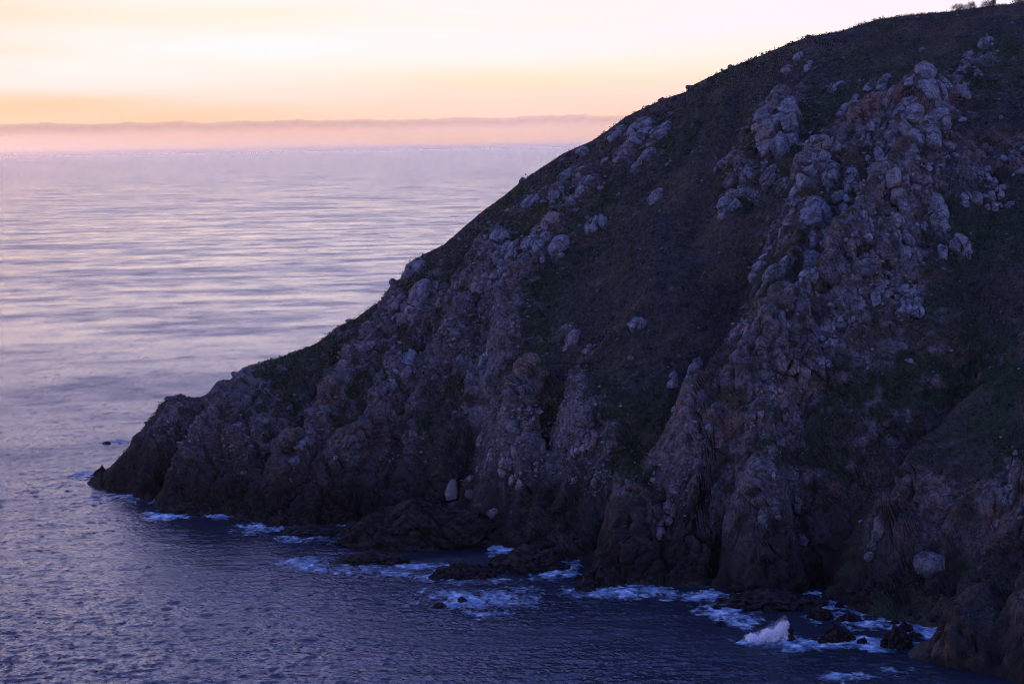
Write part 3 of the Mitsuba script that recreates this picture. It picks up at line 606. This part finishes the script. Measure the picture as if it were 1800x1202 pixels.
v = tower(v * np.array([11.5, 10.0, 18.0]) * D / FPX, 0.62)
v[:, 0] += 0.10 * v[:, 2]
v = v + p + [0, -2, 13 * D / FPX]
scene['standing_rock'] = mikit.ply((v, ICO[4].faces), {'type': 'bumpmap', 'arbitrary': FRACTURE, 'scale': 0.6, 'bsdf': {'type': 'principled', 'base_color': proc(lambda p, n, uv: mix((0.08, 0.068, 0.07), (0.25, 0.215, 0.21), dfbm(p.x * 0.9, p.y * 0.9, p.z * 0.7, 3))), 'roughness': 0.85, 'specular': 0.2}}, smooth=40)
labels['standing_rock'] = {'label': 'pale upright thumb shaped rock standing on the dark shore left of the pinkish cliff', 'category': 'rock'}
boulder('boulder', 830, 868, 27, 22, 'dark rounded boulder lying right beside the pale upright rock')
boulder('boulder', 1635, 987, 56, 48, 'big smooth round boulder resting above the cove at lower right', faces=8, flat=1.08)
boulder('boulder', 800, 888, 34, 20, 'low dark boulder under the foot of the pale upright rock')
boulder('boulder', 868, 908, 36, 34, 'dark block with a tawny left edge on the shore right of the big reef', mat='cliff_rock_material')
boulder('boulder', 898, 925, 24, 28, 'small dark boulder at the head of the foaming channel')
boulder('boulder', 848, 892, 30, 22, 'grey boulder between the rounded boulder and the tawny edged block')
boulder('boulder', 1576, 1046, 26, 18, 'pinkish boulder on the stony shore under the big round boulder', mat='cliff_rock_material')
boulder('boulder', 1556, 1040, 18, 14, 'pale boulder left of the pinkish one on the stony shore')
for px, py, w, h, lab in ((457, 637, 5, 7, 'squat stone leftmost of the row on the lower skyline'), (466, 634, 6, 6, 'low stone second in the row on the lower skyline'),
        (477, 629, 4, 9, 'thin upright stone in the middle of the row on the lower skyline'), (492, 626, 4, 9, 'thin upright stone farthest right in the row on the lower skyline'),
        (517, 622, 12, 7, 'low flat stone on the lower skyline right of the upright stones'),
        (297, 698, 14, 8, 'blunt rock on top of the outermost point of the headland'), (319, 695, 8, 7, 'little pointed rock on the outermost point beside the blunt one'), (412, 660, 10, 10, 'square rock at the step of the left skyline above the outermost point'),
        (692, 500, 16, 14, 'rock just left of and below the square skyline knob'), (918, 320, 14, 12, 'lone knob on the middle skyline left of the sea horizon end'), (1163, 176, 14, 9, 'low rock on the skyline above the broad brownish cliff'),
        (1212, 158, 16, 10, 'rock at the notch of the upper skyline'), (1285, 120, 12, 8, 'small rock on the upper skyline right of the notch'), (1420, 66, 12, 6, 'flat rock on the upper skyline above the three grey rocks')):
    y = np.interp(px, *RIDGE_Y.T)
    q = at(px, np.interp(px, *SKY.T), y)
    k = y / FPX
    key = numbered('skyline_stone')
    v = lump(2, (w * k * 0.55, w * k * 0.6, h * k * 0.62), g) + q + [0, -1.5, h * k * 0.05]
    scene[key] = mikit.ply((v, ICO[2].faces), 'boulder_material', smooth=40)
    labels[key] = {'label': lab, 'category': 'stone'}

for px, py, w, h in ((940, 920, 22, 18), (960, 905, 16, 12), (985, 925, 26, 18), (1010, 940, 20, 16), (965, 950, 30, 22), (1000, 965, 24, 16), (1035, 955, 30, 20), (1060, 975, 26, 18), (930, 945, 18, 16), (1085, 995, 30, 20),
        (1465, 1045, 20, 14), (1490, 1055, 24, 15), (1512, 1052, 18, 14), (1530, 1066, 24, 16), (1550, 1068, 18, 14), (1596, 1076, 24, 16), (1615, 1086, 20, 14), (1640, 1082, 22, 16), (1500, 1035, 26, 18), (1475, 1028, 18, 14),
        (1540, 1040, 20, 14), (1600, 1050, 22, 16), (1625, 1060, 20, 14), (725, 905, 24, 18), (705, 912, 20, 14), (770, 905, 24, 20), (820, 905, 22, 16), (845, 915, 26, 18), (885, 915, 20, 14), (905, 900, 20, 16),
        (1120, 1010, 34, 24), (1150, 1018, 26, 18), (1100, 985, 24, 18), (1240, 1020, 30, 20), (1300, 1028, 30, 20), (1330, 1036, 26, 16)):
    boulder('boulder', px, py, w, h, None, level=3, parent='headland', sink=0.45, faces=10)
# bedrock knobs and stones lying on the slope: the larger ones are pieces of the headland, the rest one mass of stones
inside = np.nonzero((V[:, 2] > 6) & (V[:, 1] < 1046) & (V[:, 0] > -215) & (V[:, 0] < 300) & act)[0]
dry = sstep(16, 34, V[inside, 2] + 10 * (m1[inside] - 0.5))
stoneness = dry * np.clip((meshkit.fbm(V[inside] * 0.02, 4, 61) - 0.42) * 6, 0.02, 1) ** 1.5
pb = dry * (0.05 + near_rock[inside]) * (0.3 + rock[inside])
chosen = g.choice(inside, 255, replace=False, p=pb / pb.sum())
for i in chosen:
    r = min(0.9 * g.pareto(2.4) + 0.9, 3.4)
    t, s_, nn = frame_at(V[i])
    v = lump(2, (r * g.uniform(0.8, 1.2), r * g.uniform(0.9, 1.6), r * g.uniform(0.6, 0.9)), g)
    v = VD[i] + v[:, :1] * t + v[:, 1:2] * s_ + (v[:, 2:3] + 0.12 * r) * nn
    scene[numbered('headland__boulder')] = mikit.ply((v, ICO[2].faces), 'boulder_material' if g.random() < 0.3 else 'dull_rock_material', smooth=24)
v1 = [lump(1, (1, 1.3, 0.8), g) for _ in range(10)]
v0 = [lump(0, (1, 1.3, 0.75), g, faces=3) for _ in range(10)]
pw = (stoneness * (0.1 + rock[inside]) * (0.3 + 2 * near_rock[inside]) + 0.03 * dry * sstep(0.42, 0.62, meshkit.fbm(V[inside] * 0.035, 4, 71)))
vs, fs, off = [], [], 0
for count, lo, hi, vari, lev in ((1000, 0.75, 1.9, v1, 1), (7000, 0.36, 1.0, v0, 0)):
    for j, i in enumerate(g.choice(inside, count, p=pw / pw.sum())):
        r = min(lo + 0.4 * (hi - lo) * g.pareto(2.6), hi)
        t, s_, nn = (np.array([1.0, 0, 0]), np.array([0, 0.8, 0.6]), N[i])
        an = g.uniform(0, 6.28)
        v = vari[j % 10] * r * g.uniform(0.75, 1.25, 3)
        v = np.stack([v[:, 0] * math.cos(an) - v[:, 1] * math.sin(an), v[:, 0] * math.sin(an) + v[:, 1] * math.cos(an), v[:, 2]], 1)
        vs.append(v + VD[i] + nn * 0.12 * r + [g.normal() * 0.4, g.normal() * 0.4, 0])
        fs.append(ICO[lev].faces + off)
        off += len(v)
scene['headland__stones'] = mikit.ply((np.vstack(vs), np.vstack(fs)), 'stone_material', smooth=False)
labels['headland__stones'] = {'label': 'small pale stones strewn over the heath', 'kind': 'stuff'}

# ------------------------------------------------------------------ heath: low tufts of heather and gorse, a mass nobody could count
cand = inside[(rock[inside] < 0.62)]
nt = 42000
pick = g.choice(cand, nt)
pos = VD[pick] + np.stack([g.normal(size=nt) * 0.4, g.normal(size=nt) * 0.4, np.zeros(nt)], 1)
size = g.uniform(0.35, 0.95, nt) * (0.6 + 0.9 * meshkit.fbm(pos * 0.06, 3, 91))
k = 6                                     # leaf-sprays per tuft
cen = np.repeat(pos, k, 0) + g.normal(size=(nt * k, 3)) * np.repeat(size, k)[:, None] * [0.55, 0.55, 0.35] + np.repeat(N[pick], k, 0) * np.repeat(size, k)[:, None] * 0.35
dirs = g.normal(size=(nt * k, 3, 3)) * (np.repeat(size, k) * 0.42)[:, None, None]
scene['heather'] = mikit.ply(((cen[:, None] + dirs).reshape(-1, 3), np.arange(nt * k * 3).reshape(-1, 3)), {'type': 'twosided', 'bsdf': {'type': 'ref', 'id': 'shrub_material'}})
labels['heather'] = {'label': 'dark heather and gorse covering the slope between the rocks', 'kind': 'stuff'}

# ------------------------------------------------------------------ shrubs on the skyline
def shrub(px, w, h, label):
    y = np.interp(px, *RIDGE_Y.T)
    q = at(px, np.interp(px, *SKY.T), y)
    kx = y / FPX
    a, c = w * kx / 2, h * kx
    key = numbered('shrub')
    labels[key] = {'label': label, 'category': 'shrub'}
    n = int(420 * max(1, w / 20))
    u = g.normal(size=(n, 3))
    u /= np.linalg.norm(u, axis=1, keepdims=True)
    u *= g.random((n, 1)) ** 0.4
    u = u * (0.65 + 0.7 * meshkit.fbm(u * 2.2 + q, 3, 4))[:, None]
    cen = q + u * [a, a, c * 0.6] + [0, 0, c * 0.35]
    tri = cen[:, None] + g.normal(size=(n, 3, 3)) * 0.24
    scene[key + '__foliage'] = mikit.ply((tri.reshape(-1, 3), np.arange(n * 3).reshape(-1, 3)), {'type': 'twosided', 'bsdf': {'type': 'ref', 'id': 'shrub_material'}})
    st = []
    for _ in range(7):
        end = q + np.array([g.uniform(-a, a) * 0.9, g.uniform(-a, a) * 0.6, c * g.uniform(0.55, 1.15)])
        st.append(trimesh.creation.cylinder(0.05, segment=[q - [0, 0, 0.4], end], sections=5))
    scene[key + '__stems'] = mikit.ply(trimesh.util.concatenate(st), 'shrub_material')
shrub(1688, 34, 11, 'broad dark shrub leftmost on the top right skyline')
shrub(1708, 16, 13, 'spiky shrub just right of the broad one on the top right skyline')
shrub(1737, 26, 12, 'rounded dark shrub in the middle of the top right skyline')
shrub(1746, 8, 15, 'thin tall twiggy shrub beside the rounded one on the top right skyline')
shrub(1792, 26, 10, 'dark shrub in the top right corner of the picture')

# ------------------------------------------------------------------ rocks in the sea
def sea_rock(px, py, w, h, label, level=4, mat='wet_rock_material', peak=0.45):
    """px, py: middle of its waterline at the near side; w, h: its size in photo pixels."""
    q = on_sea(px, py)
    D = np.linalg.norm(q - EYE)
    a, hh = w * D / FPX / 2, h * D / FPX
    dp = a * (0.45 if w > 200 else 0.65)                                      # half depth, seen foreshortened
    seen = 2 * dp * 180 / D                            # height on the picture taken by the depth alone
    z = max(0.3, hh - 0.75 * seen)
    d = ICO[level].vertices
    o = g.uniform(0, 99, 3)
    r = 0.60 + 0.55 * meshkit.fbm(d * 1.5 + o, 5, 3) + 0.35 * (1 - 3 * np.abs(meshkit.fbm(d * 2.6 + o, 4, 6) - 0.5))
    r *= 1 - 0.22 * np.exp(-((meshkit.fbm(d * [2.2, 2.2, 1] + o + 9, 3, 5) - 0.5) / 0.05) ** 2)
    v = d * r[:, None] * [a, dp, z]
    v[:, 2] += (peak if w > 24 else 0.0) * z * np.exp(-((v[:, 0] / a + 0.15) / 0.22) ** 2 - (v[:, 1] / dp) ** 2) * (v[:, 2] > 0)
    v = v + q + [0, dp * 0.8, z * 0.05]
    f1, f2, _, tl = worley(v, max(1.2, 0.28 * a), (1, 1, 0.8), 5)
    v[:, 2] += (np.clip((f2 - f1) * 1.5, 0, 0.5) - 0.25 + 0.8 * tl) * 0.45 * min(z, 4.0)
    key = numbered('sea_rock')
    scene[key] = mikit.ply((v, ICO[level].faces), mat, smooth=35)
    labels[key] = {'label': label, 'category': 'rock'}
sea_rock(740, 965, 250, 72, 'long dark reef, the largest rock standing off the shore', 5)
sea_rock(762, 925, 90, 36, 'rocky hump joining the long reef to the shore', 4)
sea_rock(547, 941, 108, 18, 'low flat dark rock awash left of the long reef')
sea_rock(645, 950, 62, 18, 'low dark rock just behind the left end of the long reef')
sea_rock(655, 992, 106, 22, 'low wet ledge in front of the left end of the long reef')
sea_rock(815, 1017, 94, 26, 'flat topped brown rock in front of the long reef')
sea_rock(764, 1020, 20, 12, 'small rock touching the left end of the flat topped brown rock', 3)
sea_rock(922, 1006, 128, 34, 'broad dark rock right of the flat topped brown rock')
sea_rock(974, 985, 34, 16, 'small round rock behind the broad dark rock', 3)
sea_rock(1017, 1018, 12, 8, 'tiny rock in the foam right of the broad dark rock', 3)
sea_rock(772, 1067, 20, 8, 'tiny rock at the left of the round foam patch', 3)
sea_rock(812, 1059, 16, 10, 'tiny rock inside the round foam patch', 3)
sea_rock(1030, 1041, 34, 20, 'jagged rock at the tip of the cliff, circled by foam', 3)
sea_rock(1062, 1030, 60, 42, 'dark pointed rock leaning on the cliff above the jagged tip rock', 4)
sea_rock(1261, 1072, 16, 8, 'small rock in the foam left of the flat rock platform', 3)
sea_rock(1267, 1099, 16, 8, 'small rock below the streaks of foam left of the wave splash', 3)
sea_rock(1368, 1070, 165, 34, 'wide low rock platform before the cliff at lower right', 4)
sea_rock(1444, 1090, 40, 20, 'dark humped rock right of the platform')
sea_rock(1385, 1127, 22, 26, 'dark rock that the wave is breaking on', 3)
sea_rock(1474, 1130, 52, 24, 'low dark rock right of the wave splash')
sea_rock(1447, 1131, 16, 10, 'small rock at the left of the low dark one right of the splash', 3)
sea_rock(1517, 1134, 18, 12, 'small rock between the low dark one and the big triangular one', 3)
sea_rock(1578, 1141, 46, 30, 'triangular dark rock in the cove mouth')
sea_rock(1592, 1110, 26, 14, 'round rock in the foam behind the triangular one', 3)
sea_rock(1609, 1121, 22, 10, 'flat rock right of the round rock in the foam', 3)
sea_rock(1574, 1098, 16, 8, 'small rock at the shore end of the cove foam', 3)
sea_rock(1496, 1094, 38, 14, 'flat wet rock in the foam of the cove')
sea_rock(1477, 1069, 14, 12, 'little dark rock close to the shore of the cove', 3)
sea_rock(180, 840, 28, 14, 'low rock at the very tip of the point')
sea_rock(163, 842, 9, 3, 'tiny rock off the tip of the point', 3)
sea_rock(187, 780, 13, 4, 'tiny far rock in the sea beyond the point', 3)
sea_rock(271, 878, 24, 12, 'small rock in the notch right of the point')
sea_rock(345, 905, 120, 24, 'ledge of wet rock at the foot of the left cliff', 4)
sea_rock(440, 915, 60, 18, 'pointed wet ledge right of the left cliff foot', 4)
sea_rock(495, 926, 60, 20, 'wet ledge beside the low flat rock awash', 4)

# ------------------------------------------------------------------ foam
FOAM = [(235, 874, 60, 8, .8), (130, 836, 40, 5, .6), (200, 777, 35, 3, .6), (300, 906, 34, 6, .9), (395, 905, 44, 7, .9), (470, 928, 50, 8, 1), (545, 948, 50, 6, .8), (660, 918, 66, 11, 1.1), (630, 935, 60, 8, .8),
        (545, 990, 60, 10, .8), (640, 1000, 70, 9, 1), (730, 1002, 60, 10, .9), (790, 1014, 40, 8, .9), (890, 960, 22, 20, 1.1), (850, 1022, 60, 7, .8), (985, 1000, 42, 13, 1.1), (840, 1055, 82, 20, .85),
        (1090, 1040, 78, 12, 1.1), (1030, 1045, 30, 8, 1), (1240, 1048, 32, 8, 1), (1275, 1068, 42, 13, 1.1), (1295, 1088, 34, 13, 1.1), (1325, 1048, 30, 4, .9), (1320, 1075, 30, 4, .9), (1255, 1028, 20, 3, .7),
        (1435, 1045, 14, 8, 1.1), (1465, 1062, 36, 10, 1.1), (1505, 1080, 44, 12, 1.15), (1560, 1095, 46, 12, 1.1), (1630, 1112, 38, 12, 1.1), (1480, 1131, 110, 7, 1), (1545, 1142, 22, 5, .9), (1355, 1128, 56, 8, 1.2),
        (1400, 1140, 60, 6, .8), (1490, 1190, 60, 7, .8), (1425, 1085, 12, 8, .8), (1585, 1176, 30, 6, .7)]
gs = 0.4
fx, fy = np.meshgrid(np.arange(-250, 175, gs), np.arange(610, 1260, gs), indexing='ij')
need = np.zeros(fx.shape)
for px, py, w, h, k in FOAM:
    q = on_sea(px, py)
    D = np.linalg.norm(q - EYE)
    a, b = w * D / FPX, h * D / FPX / (180 / D)
    i0, i1 = np.searchsorted(fx[:, 0], [q[0] - 2.2 * a, q[0] + 2.2 * a])
    j0, j1 = np.searchsorted(fy[0], [q[1] - 2.2 * b, q[1] + 2.2 * b])
    sx_, sy_ = fx[i0:i1, j0:j1], fy[i0:i1, j0:j1]
    a, b = a * 1.25, b * 1.25
    e = np.sqrt(((sx_ - q[0]) / a) ** 2 + ((sy_ - q[1]) / b) ** 2)
    need[i0:i1, j0:j1] = np.maximum(need[i0:i1, j0:j1], k * (1 - sstep(0.35, 1.6, e)))
idx = np.nonzero(need.ravel() > 0.05)[0]
fp = np.stack([fx.ravel()[idx], fy.ravel()[idx], np.zeros(len(idx))], 1)
wv = np.stack([meshkit.fbm(fp * 0.12, 3, s) for s in (41, 42)], 1) - 0.5
warp = fp + np.concatenate([wv * 9, np.zeros((len(fp), 1))], 1)
lace = meshkit.fbm(warp * [0.13, 0.09, 1], 5, 43)
ridge = 1 - np.abs(meshkit.fbm(warp * [0.34, 0.17, 1] + 7, 4, 44) - 0.5) * 6
val = np.full(fx.size, -1.0)
val[idx] = need.ravel()[idx] * 1.0 + (lace - 0.5) * 1.9 + 0.30 * ridge - 0.62
val = val.reshape(fx.shape)
lim = -0.25
ii, jj = np.nonzero((val[:-1, :-1] > lim) & (val[1:, :-1] > lim) & (val[:-1, 1:] > lim) & (val[1:, 1:] > lim))
nid = np.arange(fx.size).reshape(fx.shape)
FF = np.vstack([np.stack([nid[ii, jj], nid[ii + 1, jj], nid[ii + 1, jj + 1]], 1), np.stack([nid[ii, jj], nid[ii + 1, jj + 1], nid[ii, jj + 1]], 1)])
used = np.unique(FF)
fz = np.full(fx.size, 0.0)
ux, uy = fx.ravel()[used], fy.ravel()[used]
uvv = np.clip(val.ravel()[used], 0, 0.7)
fz[used] = wave(ux, uy) + 0.12 + 1.1 * uvv * meshkit.fbm(np.stack([ux, uy, ux * 0], 1) * 0.5, 4, 8)
fuv = np.stack([np.clip(val.ravel(), -1, 1), val.ravel() * 0], 1)
FV = np.stack([fx.ravel(), fy.ravel(), fz], 1)
FV, FF, fuv = compact(FV, FF, fuv)
def foam_cover(p, n, uv):
    lace = dfbm(p.x * 0.34, p.y * 0.42 + p.x * 0.1, 0.0, 5)
    vein = 1 - dr.minimum(dr.abs(dfbm(p.x * 0.2 + 30, p.y * 0.3, 2.0, 4) - 0.5) * 9, 1)
    return smoothstep(-0.1, 1.15, uv.x + 1.5 * (lace - 0.5) + 0.45 * vein - 0.1)
scene['surf_material'] = {'type': 'blendbsdf', 'weight': proc(foam_cover), 'a': {'type': 'ref', 'id': 'sea_material'}, 'b': {'type': 'ref', 'id': 'foam_material'}}
scene['foam'] = mikit.ply((FV, upward(FV, FF)), 'surf_material', smooth=True, uv=fuv)
labels['foam'] = {'label': 'lacy bluish white surf foam along the rocks', 'kind': 'stuff'}

# ------------------------------------------------------------------ the wave that breaks on the rock
q0 = on_sea(1352, 1128)
D = np.linalg.norm(q0 - EYE)
kx = D / FPX
def spray(n, fn, r0, r1, level):
    vs, fs = [], []
    for j in range(n):
        c, k = fn()
        v = ICO[level].vertices * (g.uniform(r0, r1) * k) * g.uniform(0.7, 1.3, 3)
        vs.append(v * (1 + 0.5 * (g.random((len(v), 1)) - 0.5)) + c)
        fs.append(ICO[level].faces + len(v) * j)
    return np.vstack(vs), np.vstack(fs)
def body():
    u = g.random()
    top = 9 + 31 * u ** 1.5 + 4 * math.sin(17 * u)         # pixels: low at the left, leaping at the right
    x = -38 + 68 * u + g.normal() * 1.5
    h = top * g.random() ** 0.8
    return q0 + np.array([x * kx + 0.10 * h * kx, g.normal() * 1.0 + 0.8, h * kx * 0.95]), 1.0 - 0.5 * h / 42
def drops():
    u = g.random()
    top = 8 + 32 * u ** 1.5
    return q0 + np.array([(-40 + 70 * u + g.normal() * 2.5) * kx, g.normal() * 1.5 + 0.8, (top * g.uniform(0.4, 1.15) + 2 * g.random()) * kx]), 1.0
key = 'breaking_wave'
scene['spray_material'] = {'type': 'mask', 'opacity': 0.2, 'bsdf': {'type': 'twosided', 'bsdf': {'type': 'diffuse', 'reflectance': {'type': 'rgb', 'value': [0.85, 0.87, 0.9]}}}}
scene[key + '__crest'] = mikit.ply(spray(2600, body, 0.16, 0.62, 0), 'spray_material', smooth=True)
scene[key + '__droplets'] = mikit.ply(spray(2600, drops, 0.04, 0.12, 0), 'spray_material')
labels[key] = {'label': 'white wave bursting upward against a dark rock at lower right', 'category': 'wave'}
labels[key + '__droplets'] = {'kind': 'stuff'}
labels[key + '__crest'] = {'kind': 'stuff'}
print('triangles', sum(len(meshkit.WRITTEN[d['filename']][1]) for d in scene.values() if d.get('type') == 'ply'))
